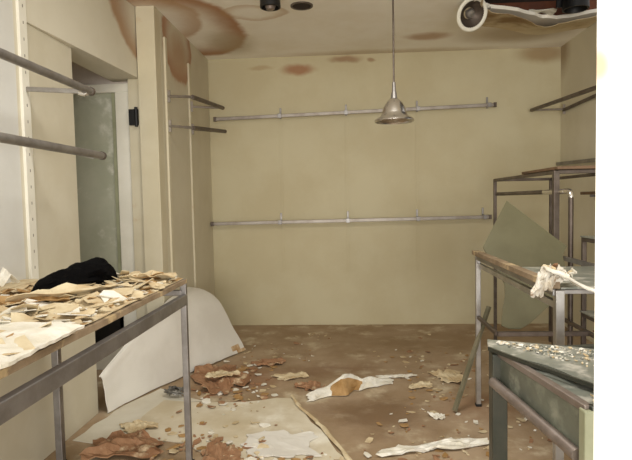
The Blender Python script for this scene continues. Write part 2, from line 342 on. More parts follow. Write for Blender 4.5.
u_rail([(xw, 4.56, 2.06), (-1.287, 4.5, 2.03), (-1.20, 5.32, 2.10), (xw, 5.24, 2.12)], None, 'lower hang rail on the rear left wall, just under another', 'rail', grp='hang rails on the rear left wall')
u_rail([(2.29, 5.9, 2.31), (1.965, 5.93, 2.315), (1.97, 4.30, 2.24), (2.29, 4.35, 2.29)], ((2.28, 5.9, 2.30), (2.28, 4.35, 2.32)), 'hang rail high on the right wall beside the ceiling hole', 'rail')
# right wall shelf and rail
t = thing('wall_rail', 'thin dark rail low on the right wall above the wall shelf', 'rail', (2.26, 5.3, 1.72))
bm = NB(); bar(bm, (2.25, 5.98, 1.742), (2.25, 4.4, 1.70), 0.02, 0.035); finish('rail_bar', bm, 'steel', t, bevel=0.003)
for y in (5.9, 4.6):
    bm = NB(); bar(bm, (2.30, y, 1.735), (2.245, y, 1.735-0.0), 0.02, 0.02); finish('bracket', bm, 'steel_dark', t)
t = thing('wall_shelf', 'brown wooden shelf on the right wall behind the metal rack', 'shelf', (2.1, 4.6, 1.42))
bm = NB(); box(bm, 1.98, 2.30, 4.0, 4.75, 1.405, 1.43); finish('shelf_board', bm, 'wood_dark', t, bevel=0.003)
for y in (4.15, 4.65):
    bm = NB(); bar(bm, (2.295, y, 1.39), (2.02, y, 1.395), 0.015, 0.02); bar(bm, (2.293, y, 1.24), (2.293, y, 1.4), 0.02, 0.012); bar(bm, (2.29, y, 1.25), (2.1, y, 1.385), 0.012, 0.014); finish('bracket', bm, 'steel', t)

# ledge on left wall behind the table
t = thing('wall_shelf', 'grey fronted shelf on the left wall behind the black bag', 'shelf', (-1.7, 2.4, 0.95))
bm = NB(); box(bm, -1.78, -1.672, 1.3, 2.84, 0.985, 1.003); finish('shelf_board', bm, 'cream_flake', t, bevel=0.002)
bm = NB(); box(bm, -1.699, -1.683, 1.3, 2.84, 0.9, 0.985); finish('fascia', bm, 'steel', t, bevel=0.002)

# ================================================================ LEFT DISPLAY TABLE
t = thing('display_table', 'long metal framed table under peeled debris along the left wall', 'table', (-1.2, 2.0, 0))
bm = NB()
def tabf(u, v):
    x = -1.60+0.74*u; y = 0.9+1.9*v
    return (x, y, 0.988+0.003*fb(x, y, 3))
sheet(bm, tabf, 10, 24, 0.022); finish('table_top', bm, 'board', t)
for x in (-0.868, -1.590):
    bm = NB(); bar(bm, (x, 0.92, 0.895), (x, 2.78, 0.895), 0.03, 0.055); finish('side_rail', bm, 'steel', t, bevel=0.003)
for y in (0.93, 2.775):
    bm = NB(); bar(bm, (-1.54, y, 0.93), (-0.88, y, 0.93), 0.025, 0.03); finish('end_rail', bm, 'steel', t, bevel=0.003)
for x, y in ((-0.876, 2.79), (-1.58, 2.775), (-0.875, 0.93), (-1.58, 0.93)):
    r_ = 0.0155 if x > -1 else 0.019
    bm = NB(); box(bm, x-r_, x+r_, y-r_, y+r_, 0.01, 0.966 if y != 2.79 else 1.0); lg = finish('leg', bm, 'steel', t, bevel=0.003)
    bm = NB(); box(bm, x-0.023, x+0.023, y-0.023, y+0.023, 0.0, 0.015); finish('foot', bm, 'black', lg, bevel=0.003)
# debris on the left table
rd = random.Random(11); bm = NB()
def crust(u, v):
    x = -1.59+0.715*u; y = 0.93+1.855*v
    return (x, y, 1.003+max(0.0, 0.012+0.022*fb(x, y, 7, 3))*(1 if 0.05 < u < 0.97 and v < 0.985 else 0.15))
sheet(bm, crust, 34, 80, 0.004, lambda u, v: (3 if fb(u*4, v*9, 1, 17) < -0.2 else 1) if fb(u*3, v*7, 1, 13) < -0.08 else 0)
for i in range(760):
    x = rd.uniform(-1.56, -0.88); y = rd.uniform(1.0, 2.77); s = rd.choice((0.012, 0.02, 0.03, 0.05, 0.075))
    x = min(max(x, -1.56+s), -0.86-s*0.7); y = min(y, 2.8-s)
    flake(bm, (x, y, 1.006+rd.uniform(0, 0.016)), s, rd, rd.choice((0, 0, 0, 0, 1, 2, 2)), 0.3, 0.003, rd.uniform(0.4, 1.0))
o = finish('paint_flakes', bm, ['cream_flake', 'tan_flake', 'plaster', 'board'], None)
tag(o, 'layer of cream and tan peeled paint flakes covering the left table', 'debris', kind='stuff')
def curl(name, label, c, length, wid, rz, amp, m, seed, cat='debris', th=0.003, group=None):
    bm = NB(); rd = random.Random(seed); c_, s_ = math.cos(rz), math.sin(rz); P = []
    def f(u, v):
        a = (u-0.5)*length; wv = wid*(0.75+0.35*fb(u*3, seed, 1.0, seed)) ; b = (v-0.5)*wv+0.12*wid*fb(u*4, 0, 1, seed+3)
        z = amp*(abs(fb(u*2.2, v*0.7, 1.3, seed))*1.1+0.55*abs(v-0.5)*2)
        return (c[0]+a*c_-b*s_, c[1]+a*s_+b*c_, z)
    zmin = min(f(i/16, j/6)[2] for i in range(17) for j in range(7))
    sheet(bm, lambda u, v: (f(u, v)[0], f(u, v)[1], c[2]+th/2+0.001+f(u, v)[2]-zmin), 16, 6, th)
    return tag(finish(name, bm, m, None, loc=c), label, cat, group)
curl('paint_strip', 'longest curled cream paint strip on the left table, pointing at the black bag', (-1.13, 2.13, 1.022), 0.52, 0.13, 0.9, 0.035, 'cream_flake', 5)
curl('paint_strip', 'tan peeled strip on the left table in front of the black bag', (-1.24, 1.95, 1.022), 0.34, 0.12, 0.5, 0.03, 'tan_flake', 8)
curl('paint_strip', 'pale peeled scraps heaped at the far corner of the left table', (-1.0, 2.62, 1.018), 0.26, 0.14, 0.2, 0.035, 'cream_flake', 15)
curl('paint_strip', 'tan curled paint scrap at the left frame edge, on the table', (-1.35, 1.86, 1.022), 0.3, 0.14, 0.8, 0.03, 'cream_flake', 21)
# bright white plaster piece at the front
bm = NB()
def wp(u, v):
    a = Vector((-1.26, 1.20)); b = Vector((-1.13, 1.60)); c = Vector((-0.838, 1.63)); d = Vector((-0.835, 1.12))
    p = a.lerp(b, v).lerp(d.lerp(c, v), u)
    e = 0.02*fb(v*6, 2.2, 1, 3)*(1 if u > 0.9 or u < 0.1 else 0)
    return (p.x+e, p.y+0.03*fb(u*4, 1, 1, 9)*(v > 0.9), 1.040+0.010*fb(u*2, v*2.5, 1, 4)-0.026*u*u)
sheet(bm, wp, 16, 20, 0.010)
tag(finish('plaster_sheet', bm, 'plaster', None, loc=(-1.0, 1.45, 1.02)), 'bright white broken plaster sheet at the near end of the left table', 'plaster sheet')
# black cloth bag
bm = NB(); A = Vector((-1.375, 2.24)); B = Vector((-1.16, 2.58)); d2 = (B-A).normalized(); nrm = Vector((-d2.y, d2.x)); n1, n2 = 36, 28; rings = []
for i in range(n1+1):
    u = i/n1; env = max(0.0, 1-abs(2*u-1)**4.0)**0.5; hgt = (0.055+0.085*min(1, u*1.2))*env; wdt = (0.05+0.05*min(1, u*1.6))*env
    ring = []
    for k in range(n2):
        a = 2*math.pi*k/n2; ca, sa = math.cos(a), math.sin(a)
        q = 1+0.28*fb(u*6, ca*1.4+sa*2.1, 1, 2)
        cz = hgt*0.45; zz = cz+sa*hgt*(0.55 if sa > 0 else 0.45)*(q if sa > 0 else 1)
        p = A.lerp(B, u)+nrm*ca*wdt*q
        ring.append(bm.verts.new((p.x, p.y, 1.016+zz)))
    rings.append(ring)
for a, b in zip(rings, rings[1:]):
    for k in range(n2): bm.faces.new((a[k], a[(k+1) % n2], b[(k+1) % n2], b[k]))
bmesh.ops.remove_doubles(bm, verts=bm.verts, dist=0.0005)
bag = tag(finish('cloth_bag', bm, 'black_cloth', None, smooth=True, loc=(-1.27, 2.37, 1.01)), 'crumpled black cloth bag lying on the left table', 'bag')
bm = NB(); tube(bm, [(-0.05, -0.135, 0.03), (-0.075, -0.17, 0.016), (-0.055, -0.19, 0.014), (-0.02, -0.15, 0.02), (-0.03, -0.11, 0.03)], 0.008, 8); finish('strap', bm, 'black_cloth', bag, smooth=True)
# scrap on ledge
bm = NB()
sheet(bm, lambda u, v: (-1.755+0.03*u+0.012*v, 2.56+0.12*v+0.02*u, 1.004+0.09*(1-abs(2*v-1))*(1-0.5*u)+0.01*fb(u*3, v*3, 1, 6)+0.004), 8, 10, 0.004)
tag(finish('paper_scrap', bm, 'plaster', None, loc=(-1.74, 2.62, 1.005)), 'small folded white paper standing on the left wall shelf', 'paper')

# ================================================================ FALLEN WHITE SHEET BY THE REAR LEFT WALL
def prof(s):   # the curl of the far end: (out from the wall, height)
    P = [(0.0, 0.615), (0.14, 0.578), (0.26, 0.50), (0.35, 0.37), (0.43, 0.20), (0.53, 0.012)]
    x = s*(len(P)-1); i = min(int(x), len(P)-2); f_ = x-i
    p0 = Vector(P[max(i-1, 0)]); p1 = Vector(P[i]); p2 = Vector(P[i+1]); p3 = Vector(P[min(i+2, len(P)-1)])
    return 0.5*((2*p1)+(p2-p0)*f_+(2*p0-5*p1+4*p2-p3)*f_*f_+(3*p1-p0-3*p2+p3)*f_**3)
bm = NB()
def lerp_(tab, y):
    for (a, fa), (b, fb_) in zip(tab, tab[1:]):
        if a >= y >= b: return fa+(fb_-fa)*(a-y)/(a-b)
    return tab[-1][1]
BOT = ((4.95, -0.985), (4.34, -1.30), (3.96, -1.46), (3.6, -1.60), (3.46, -1.635))
TOP = ((4.95, -1.505), (4.2, -1.512), (3.9, -1.57), (3.5, -1.68), (3.46, -1.69))
HGT = ((4.95, 1.0), (4.4, 0.98), (4.1, 0.90), (3.96, 0.83), (3.79, 0.69), (3.52, 0.46), (3.46, 0.40))
def ws(u, v):
    p = prof(v); y = 4.95-1.48*u; b = lerp_(BOT, y); tp = lerp_(TOP, y); k = (b-tp)/0.53
    z = max(p.y*lerp_(HGT, y), 0.006)+0.012*fb(u*2.5, v*2.5, 1, 12)*(0.1 < v < 0.95)
    return (tp+p.x*k+0.010*fb(u*3, v*2, 1, 7)*(v > 0.05), y+(0.03*fb(u*9, 4, 1, 2) if v > 0.97 else 0), z)
sheet(bm, ws, 30, 24, 0.008, lambda u, v: 1 if (u < 0.10 and v > 0.90 and fb(u*40, v*30, 1, 3) > -0.15) or v > 0.975 else 0)
tag(finish('wall_board_sheet', bm, ['white_sheet', 'torn'], None, smooth=True, loc=(-1.4, 4.3, 0.0)), 'big white curled sheet slumped against the rear left wall', 'sheet')

# ================================================================ FLOOR SHEETS AND DEBRIS
vp = jag([(-1.33, 3.70), (-0.92, 3.66), (-0.43, 3.74), (-0.30, 3.45), (-0.19, 3.22), (-0.03, 2.84), (0.12, 2.45), (-0.72, 2.40), (-0.78, 2.86), (-0.98, 3.02), (-1.20, 3.05), (-1.33, 2.98), (-1.36, 3.3)], 0.025, 0.09, 4)
bm = NB(); slab(bm, vp, 0.001, 0.006)
tag(finish('floor_vinyl', bm, 'vinyl'), 'large pale stained vinyl sheet on the floor beside the left table leg', 'floor sheet')
gp = jag([(-1.44, 3.94), (-1.22, 3.78), (-1.05, 3.69), (-1.33, 3.66), (-1.37, 3.0), (-1.66, 3.05), (-1.60, 3.5)], 0.02, 0.1, 6)
bm = NB(); slab(bm, gp, 0.001, 0.005)
tag(finish('floor_vinyl', bm, 'vinyl_grey'), 'greyish white sheet lying flat under the slumped white sheet', 'floor sheet')
# lifted torn lip of the vinyl
bm = NB()
lipn = [(-0.43, 3.76), (-0.30, 3.47), (-0.18, 3.22), (-0.03, 2.86), (0.10, 2.50)]
def lf(u, v):
    x = u*4; i = min(int(x), 3); p = Vector(lipn[i]).lerp(Vector(lipn[i+1]), x-i)
    return (p.x+0.020*(v-0.3)*(0.5+abs(fb(u*7, 3, 1, 2)))+0.02*fb(u*7, 1, 1, 5), p.y+0.012*v, 0.010+0.016*math.sin(v*2.6)*(0.5+0.5*abs(fb(u*6, 2, 1, 8)))+0.003)
sheet(bm, lf, 30, 5, 0.003)
tag(finish('torn_strip', bm, 'cream_flake'), 'raised torn lip along the edge of the pale floor sheet', 'strip')

def scrap(name, label, pts, z, amp, m, seed, cat='debris', th=0.006, mi=None):
    """crumpled sheet over a quad a,b,c,d"""
    a, b, c, d = [Vector(p) for p in pts]; bm = NB()
    def f(u, v):
        p = a.lerp(b, u).lerp(d.lerp(c, u), v); e = 0.16*(b-a).length
        du, dv = 2*u-1, 2*v-1; q_ = math.hypot(du, dv); ang = math.atan2(dv, du)
        if q_ > 1e-6:
            k_ = max(abs(du), abs(dv))/q_; k_ = k_**0.45*(0.95+0.5*fb(math.cos(ang)*1.2, math.sin(ang)*1.2, 1, seed+2))
            uu, vv = 0.5+du*k_/2, 0.5+dv*k_/2; p = a.lerp(b, uu).lerp(d.lerp(c, uu), vv)
        ed = 0.5
        return (p.x+ed*e*0.5*fb(u*3, v*5, 1, seed), p.y+ed*e*0.5*fb(u*5, v*3, 1, seed+9), z+th/2+amp*(0.15+abs(fb(u*2.4, v*2.4, 1, seed+4))*1.3))
    zm = min(f(i/14, j/10)[2] for i in range(15) for j in range(11))
    sheet(bm, lambda u, v: (f(u, v)[0], f(u, v)[1], f(u, v)[2]-zm+z+th/2+0.001), 14, 10, th, mi)
    ctr = (a+b+c+d)/4
    return tag(finish(name, bm, m, None, loc=(ctr.x, ctr.y, z)), label, cat)
# tented white paper
bm = NB()
def tent(u, v):
    x = -0.31+0.62*u; y0 = 3.78+0.34*u
    ridge = math.exp(-((u-0.42)/0.16)**2)*0.125+0.05*math.exp(-((u-0.72)/0.12)**2)+0.03*math.exp(-((u-0.1)/0.1)**2)
    wv = 0.20*(1-0.3*abs(u-0.4))
    return (x+0.03*fb(u*4, v*3, 1, 3), y0+(v-0.5)*wv+0.06*fb(u*5, 3, 1, 6), 0.006+ridge*(1-abs(2*v-1)**1.3)+0.006*abs(fb(u*6, v*5, 1, 9)))
sheet(bm, tent, 36, 14, 0.004, lambda u, v: 1 if (v < 0.35 and 0.25 < u < 0.6) else 0)
tag(finish('crumpled_paper', bm, ['plaster', 'tan_flake'], None, loc=(0.0, 3.95, 0)), 'white tented crumpled paper in the middle of the floor', 'paper')
scrap('plaster_piece', 'pale flat plaster piece on the floor just left of the right table leg', [(0.62, 4.35), (0.88, 4.30), (0.86, 4.02), (0.66, 4.06)], 0.001, 0.03, 'cream_flake', 31)
scrap('plaster_piece', 'long broken white plaster strip lying at the front of the floor', [(0.14, 2.86), (0.78, 3.02), (0.80, 3.14), (0.22, 2.98)], 0.001, 0.035, 'plaster', 33)
scrap('plaster_piece', 'white scrap on the floor at the foot of the leaning stick', [(0.49, 3.47), (0.60, 3.45), (0.60, 3.38), (0.51, 3.38)], 0.001, 0.02, 'plaster', 35)
scrap('plaster_piece', 'flat tan piece on the floor right of the tented white paper', [(0.40, 4.02), (0.60, 4.08), (0.62, 3.96), (0.44, 3.92)], 0.001, 0.02, 'cream_flake', 37)
scrap('plaster_piece', 'thin cream strip behind the tented white paper', [(0.22, 4.22), (0.5, 4.26), (0.5, 4.18), (0.24, 4.15)], 0.001, 0.02, 'plaster', 39)
scrap('plaster_piece', 'cream scrap on the floor between the white sheet and tented paper', [(-0.62, 4.25), (-0.36, 4.3), (-0.34, 4.18), (-0.58, 4.12)], 0.001, 0.02, 'cream_flake', 41)
scrap('plaster_piece', 'cream piece on the floor by the end of the left wall', [(-1.5, 3.28), (-1.3, 3.32), (-1.18, 3.2), (-1.36, 3.12)], 0.006, 0.03, 'cream_flake', 43)
scrap('board_piece', 'biggest red brown board piece, in front of the slumped white sheet', [(-1.28, 4.35), (-0.95, 4.52), (-0.72, 3.86), (-1.12, 3.78)], 0.008, 0.05, 'red_flake', 45)
scrap('board_piece', 'red brown board piece at the bottom left, beneath the left table', [(-1.56, 3.02), (-1.2, 3.14), (-0.98, 2.86), (-1.50, 2.76)], 0.010, 0.05, 'red_flake', 47)
scrap('board_piece', 'dark red brown scrap on the floor past the torn vinyl edge', [(-0.42, 4.05), (-0.22, 4.08), (-0.18, 3.9), (-0.36, 3.86)], 0.001, 0.03, 'red_flake', 49)
scrap('board_piece', 'red brown scrap behind the others, towards the back wall', [(-0.85, 4.62), (-0.6, 4.68), (-0.56, 4.5), (-0.8, 4.45)], 0.001, 0.03, 'red_flake', 51)
scrap('board_piece', 'red brown scrap on the vinyl right of the left table leg', [(-0.82, 3.02), (-0.66, 3.02), (-0.56, 2.6), (-0.84, 2.6)], 0.008, 0.03, 'red_flake', 53)
scrap('board_piece', 'red scrap at the foot of the dark green showcase leg', [(0.60, 2.62), (0.9, 2.70), (0.92, 2.45), (0.62, 2.4)], 0.001, 0.04, 'red_flake', 55)
scrap('plaster_piece', 'cream piece lying on the red brown board by the white sheet', [(-1.15, 4.12), (-0.92, 4.16), (-0.86, 4.02), (-1.1, 3.98)], 0.06, 0.03, 'cream_flake', 57)
scrap('plaster_piece', 'whitish patch lying on the pale floor sheet near its torn edge', [(-0.70, 3.14), (-0.22, 3.18), (-0.20, 2.86), (-0.66, 2.84)], 0.008, 0.006, 'white_sheet', 59)
# wire tangle
bm = NB(); rd = random.Random(3)
for k in range(5):
    pts = []; ph = rd.uniform(0, 6)
    for i in range(16):
        a = ph+i*0.55; r = 0.045+0.02*math.sin(i*1.3+k)
        pts.append((-1.27+r*math.cos(a)*1.3, 3.78+r*math.sin(a), 0.022+0.04*abs(math.sin(i*0.8+k))))
    tube(bm, pts, 0.006, 6)
tag(finish('wire_tangle', bm, 'wire', None, smooth=True, loc=(-1.27, 3.78, 0.0)), 'small dark tangle of wire on the floor before the white sheet', 'wire')
# fine debris
bm = NB(); rd = random.Random(21); n = 0
while n < 620:
    x = rd.uniform(-1.2, 2.1); y = 2.3+3.3*rd.random()**1.2
    if fb(x, y, 1.1, 5) < -0.12+0.35*max(0, (y-4.6)): continue
    if (1.45 < x < 2.0 and 2.55 < y < 3.45) or min(math.hypot(x-a, y-b) for a, b in ((0.852, 3.62), (1.40, 3.62), (0.864, 2.27), (1.4, 2.27), (0.505, 1.86), (-0.876, 2.79), (1.40, 3.74), (1.415, 3.53), (1.46, 2.45), (1.46, 3.44))) < 0.06: continue
    s = rd.choice((0.008, 0.012, 0.016, 0.022, 0.035)); n += 1
    flake(bm, (x, y, 0.0065 if x < 0.1 and y < 3.8 else 0.001), s, rd, rd.choice((0, 0, 1, 2, 2, 3)), 0.15, 0.003, rd.uniform(0.4, 1))
for i in range(260):
    x, y = (rd.gauss(-0.98, 0.16), rd.gauss(4.15, 0.24)) if i < 170 else (rd.gauss(-0.75, 0.25), rd.gauss(2.9, 0.15))
    if x < -1.2+0.45*max(0, y-4.1) or math.hypot(x+0.876, y-2.79) < 0.07: continue
    flake(bm, (x, y, 0.0065 if y < 3.75 else 0.001), rd.choice((0.012, 0.02, 0.03, 0.045)), rd, rd.choice((3, 3, 3, 2, 0, 1)), 0.2, 0.004, rd.uniform(0.4, 1))
tag(finish('floor_litter', bm, ['cream_flake', 'plaster', 'tan_flake', 'red_flake']), 'fine litter of paint chips and plaster crumbs over the floor', 'debris', kind='stuff')

# ================================================================ RIGHT: OPEN FRAME TABLE
t = thing('display_table', 'open grey frame table on the right with lost glass top', 'table', (1.1, 2.95, 0))
X0, X1, Y0, Y1 = 0.852, 1.375, 2.27, 3.62
bm = NB(); bar(bm, (X0-0.005, Y0, 1.03), (X0-0.012, Y1+0.02, 1.035), 0.045, 0.028); finish('top_board', bm, 'board', t, bevel=0.002)
bm = NB()
bar(bm, (X0, Y0, 1.0), (X0, Y1, 1.0), 0.026, 0.026); bar(bm, (X1, Y0, 1.0), (X1, Y1, 1.0), 0.026, 0.026)
bar(bm, (X0, Y0, 1.004), (X1, Y0, 1.004), 0.018, 0.018); bar(bm, (X0, Y1, 1.0), (X1, Y1, 1.0), 0.026, 0.026); finish('top_frame', bm, 'steel', t, bevel=0.002)
bm = NB(); bar(bm, (X0+0.012, Y0, 0.945), (X0+0.012, Y1, 0.95), 0.022, 0.03); finish('side_rail', bm, 'alu', t, bevel=0.002)
for y in (3.16,):
    bm = NB(); bar(bm, (X0, y, 0.605), (X1, y, 0.605), 0.026, 0.026); finish('cross_bar', bm, 'steel_dark', t, bevel=0.002)
bm = NB(); bar(bm, (X0, Y0, 0.605), (X0, Y1, 0.605), 0.02, 0.022) if False else bar(bm, (X1, Y0, 0.605), (X1, Y1, 0.605), 0.02, 0.022); bar(bm, (X0, 3.16, 0.605), (X0, Y1, 0.605), 0.02, 0.022); finish('stretcher', bm, 'steel_dark', t, bevel=0.002)
for x, y, mm in ((X0, Y1, 'alu'), (X0+0.012, Y0, 'alu'), (X1, Y0, 'steel'), (X1, Y1, 'steel')):
    bm = NB(); wd = 0.016 if y == Y1 else 0.018; box(bm, x-wd, x+wd, y-wd, y+wd, 0.012, 1.012); lg = finish('leg', bm, mm, t, bevel=0.003)
    bm = NB(); box(bm, x-wd-.003, x+wd+.003, y-wd-.003, y+wd+.003, 0.0, 0.018); finish('foot', bm, 'black', lg, bevel=0.003)
bm = NB(); box(bm, X0+0.02, X1+0.01, Y0+0.0, 2.95, 1.0135, 1.0215); finish('glass_top', bm, 'green_glass', t, bevel=0.002)
# olive panel leaning in the frame
def pl(x, z): return Vector((x, 3.215+0.71*(z-0.64), z))
pp = [(1.071, 1.372), (0.862, 1.080), (0.885, 1.02), (0.925, 0.94), (0.955, 0.865), (0.945, 0.80), (0.918, 0.73), (0.892, 0.64), (0.93, 0.625), (1.0, 0.622), (1.061, 0.651), (1.18, 0.733), (1.32, 0.82), (1.345, 0.93), (1.347, 1.02), (1.388, 1.075), (1.31, 1.148)]
bm = NB(); nn = Vector((0, -1, 0.71)).normalized()*0.004
fr = [bm.verts.new(pl(x, z)+nn) for x, z in pp]; bk = [bm.verts.new(pl(x, z)-nn) for x, z in pp]
bm.faces.new(fr); bm.faces.new(bk[::-1])
for i in range(len(pp)): j = (i+1) % len(pp); bm.faces.new((fr[i], bk[i], bk[j], fr[j]))
tag(finish('broken_board', bm, 'olive', None, loc=(1.08, 3.3, 0.64)), 'broken dusty olive board leaning up in the right frame table', 'board')
# debris cluster on the near corner
bm = NB(); rd = random.Random(5)
for i in range(46):
    a = rd.random(); x = 0.775+0.15*a+rd.uniform(-0.02, 0.02); z = 1.047+0.045*rd.random()*(1-abs(a-0.5))
    flake(bm, (max(x, 0.835), 2.27+rd.uniform(0.0, 0.10), z), rd.uniform(0.012, 0.028), rd, rd.choice((0, 0, 0, 1, 2)), 1.0, 0.006, rd.uniform(0.5, 1))
tag(finish('plaster_crumbs', bm, ['plaster', 'cream_flake', 'red_flake'], None), 'crumbs and flakes heaped under the white lump on the right table corner', 'debris', kind='stuff')
bm = NB(); rings = []
for i in range(31):
    u = i/30; c = Vector((0.745, 2.255, 1.03)).lerp(Vector((0.90, 2.30, 1.075)), u); r = 0.042*(math.sin(math.pi*min(max(u, 0.03), 0.97)))**0.5
    if u < .35: c.z -= 0.03*(0.35-u)/.35
    rings.append([bm.verts.new(c+Vector((0.2*math.cos(a)*r, math.cos(a)*r, math.sin(a)*r))*(1+1.0*fb(u*7, 2*math.cos(a)+1.3*math.sin(a), 1, 3))) for a in [2*math.pi*k/16 for k in range(16)]])
for a, b in zip(rings, rings[1:]):
    for k in range(16): bm.faces.new((a[k], a[(k+1) % 16], b[(k+1) % 16], b[k]))
bm.faces.new(rings[0][::-1]); bm.faces.new(rings[-1])
tag(finish('plaster_lump', bm, 'lump', None, smooth=True, loc=(0.84, 2.27, 1.05)), 'crumbling white plaster lump over the near corner of the right table', 'plaster')
bm = NB()
def strip(u, v):
    a = Vector((0.80, 2.262, 1.100)).lerp(Vector((1.03, 2.195, 0.992)), u); a.z += 0.012*math.sin(u*7)*u*(1-u)*2+0.010*math.sin(v*3.1)+0.010*fb(u*5, v*3, 1, 4)*(1-u*0.6)
    a.y += (v-0.5)*(0.06-0.03*u)+0.012*fb(u*6, 2, 1, 8); return a
sheet(bm, strip, 20, 6, 0.006)
tag(finish('paper_strip', bm, 'plaster', None, smooth=True, loc=(0.93, 2.28, 1.05)), 'long white torn strip running right from the plaster lump', 'paper strip')

# ================================================================ RIGHT: TALL RACK
t = thing('clothes_rack', 'tall brown metal clothes rack behind the olive panel', 'rack', (1.6, 4.5, 0))
XA, XB = 1.40, 1.92
legs = [(XA, 5.25, 0.014), (XA, 3.74, 0.019), (XB, 5.25, 0.014), (XB, 3.74, 0.019)]
for x, y, r in legs:
    bm = NB(); box(bm, x-r, x+r, y-r, y+r, 0.0, 1.57); finish('leg', bm, 'steel_dark', t, bevel=0.003)
bm = NB(); bar(bm, (XA, 3.74, 1.56), (XA, 5.25, 1.56), 0.026, 0.026); bar(bm, (XB, 3.74, 1.56), (XB, 5.25, 1.56), 0.026, 0.026); bar(bm, (XA, 3.74, 1.56), (XB, 3.74, 1.56), 0.026, 0.026); bar(bm, (XA, 5.25, 1.56), (XB, 5.25, 1.56), 0.026, 0.026)
finish('top_frame', bm, 'steel_dark', t, bevel=0.003)
bm = NB(); box(bm, XA-0.02, XB+0.02, 3.66, 4.4, 1.574, 1.594); finish('shelf_board', bm, 'wood_dark', t, bevel=0.003)
bm = NB(); tube(bm, bend([(1.415, 5.23, 1.428), (1.415, 3.53, 1.428), (1.415, 3.53, 0.02)], 0.036), 0.016, 12); finish('rail_bar', bm, 'steel_dark', t, smooth=True)
bm = NB(); tube(bm, [(1.4145, 4.0, 1.428), (1.4145, 3.62, 1.428)], 0.0172, 12); tube(bm, bend([(1.415, 3.62, 1.428), (1.415, 3.53, 1.428), (1.415, 3.53, 1.39)], 0.036), 0.0172, 12); finish('shine_sleeve', bm, 'chrome', t, smooth=True)  # chrome sleeve added to draw the shine on the rail and its bend
# low unit in front of it
t = thing('side_table', 'two tier glass table by the right wall, behind the white doorway edge', 'table', (1.8, 3.0, 0))
for x in (1.46, 2.15):
    for y in (2.45, 3.44):
        bm = NB(); box(bm, x-0.013, x+0.013, y-0.013, y+0.013, 0, 1.14); finish('leg', bm, 'steel_dark', t, bevel=0.003)
for z in (1.14, 0.67):
    bm = NB(); bar(bm, (1.46, 2.45, z-0.012), (1.46, 3.44, z-0.012), 0.03, 0.026); bar(bm, (2.15, 2.45, z-0.012), (2.15, 3.44, z-0.012), 0.03, 0.026); bar(bm, (1.45, 3.44, z-0.012), (2.15, 3.44, z-0.012), 0.03, 0.026); bar(bm, (1.45, 2.45, z-0.012), (2.15, 2.45, z-0.012), 0.03, 0.026)
    finish('shelf_frame', bm, 'steel_dark', t, bevel=0.003)
    bm = NB(); box(bm, 1.44, 2.16, 2.44, 3.45, z+0.001, z+0.009); finish('glass_shelf', bm, 'green_glass', t)
bm = NB(); box(bm, 1.50, 1.95, 2.62, 3.38, 0.0, 0.55)
bx_ = finish('cardboard_box', bm, 'redbox', None, bevel=0.006, loc=(1.7, 3.0, 0)); tag(bx_, 'faded red brown box on the floor under the two tier table', 'box')
for (x0, x1) in ((1.49, 1.72), (1.73, 1.96)):
    bm = NB(); sheet(bm, lambda u, v: (x0-1.7+(x1-x0)*u, 2.62-3.0+0.76*v, 0.556+0.02*abs(u-0.5)), 4, 4, 0.006); finish('flap', bm, 'redbox', bx_)

# ================================================================ RIGHT: GLASS SHOWCASE
t = thing('showcase', 'dark green metal showcase on legs beside the white doorway edge', 'showcase', (0.8, 1.65, 0))
p0 = Vector((0.505, 1.86)); p1 = Vector((0.590, 1.355)); ax = (p1-p0); sd = Vector((-ax.y, ax.x)).normalized()  # sd points right
sd = sd if sd.x > 0 else -sd
W_ = 0.50; q0 = p0+sd*W_; q1 = p1+sd*W_
def V3(p, z): return (p.x, p.y, z)
for p, r, mm in ((p0, 0.0255, 'dark_green'), (p1, 0.018, 'sage'), (q0, 0.025, 'dark_green'), (q1, 0.02, 'sage')):
    bm = NB(); bar(bm, V3(p, 0.0), V3(p, 0.868), r*2, r*2, (0, 1, 0)); finish('leg', bm, mm, t, bevel=0.004)
bm = NB(); bar(bm, V3(p0, 0.868), V3(p1, 0.868), 0.024, 0.02); finish('top_rim', bm, 'pinkish', t, bevel=0.003)
bm = NB(); bar(bm, V3(p0, 0.868), V3(q0, 0.868), 0.024, 0.02); bar(bm, V3(q0, 0.868), V3(q1, 0.868), 0.024, 0.02); bar(bm, V3(p1, 0.868), V3(q1, 0.868), 0.024, 0.02); finish('top_frame', bm, 'dark_green', t, bevel=0.003)
bm = NB(); tube(bm, [V3(p0+sd*-0.026+ax*0.035, 0.772), V3(p1+sd*-0.012-ax*0.055, 0.738)], 0.017, 14); finish('lower_rail', bm, 'pinkish', t, smooth=True)
bm = NB(); bar(bm, V3(p0, 0.738), V3(q0, 0.738), 0.024, 0.03); bar(bm, V3(q0, 0.738), V3(q1, 0.738), 0.024, 0.03); bar(bm, V3(p1, 0.738), V3(q1, 0.738), 0.024, 0.03); finish('lower_frame', bm, 'dark_green', t, bevel=0.003)
for a, b in ((p0, p1), (q0, q1), (p0, q0), (p1, q1)):
    bm = NB(); bar(bm, V3(a.lerp(b, 0.05)+Vector((0, 0)), 0.806), V3(a.lerp(b, 0.95), 0.806), 0.006, 0.112); finish('glass_side', bm, 'side_glass', t)
cc = [p0, p1, q1, q0]; ctr = sum(cc, Vector((0, 0)))/4
bm = NB(); slab(bm, [tuple(ctr+(c-ctr)*0.95) for c in cc], 0.748, 0.758); finish('bottom_panel', bm, 'sage', t)
bm = NB(); slab(bm, [tuple(ctr+(c-ctr)*0.955) for c in cc], 0.858, 0.866); finish('inner_glass', bm, 'green_glass', t)
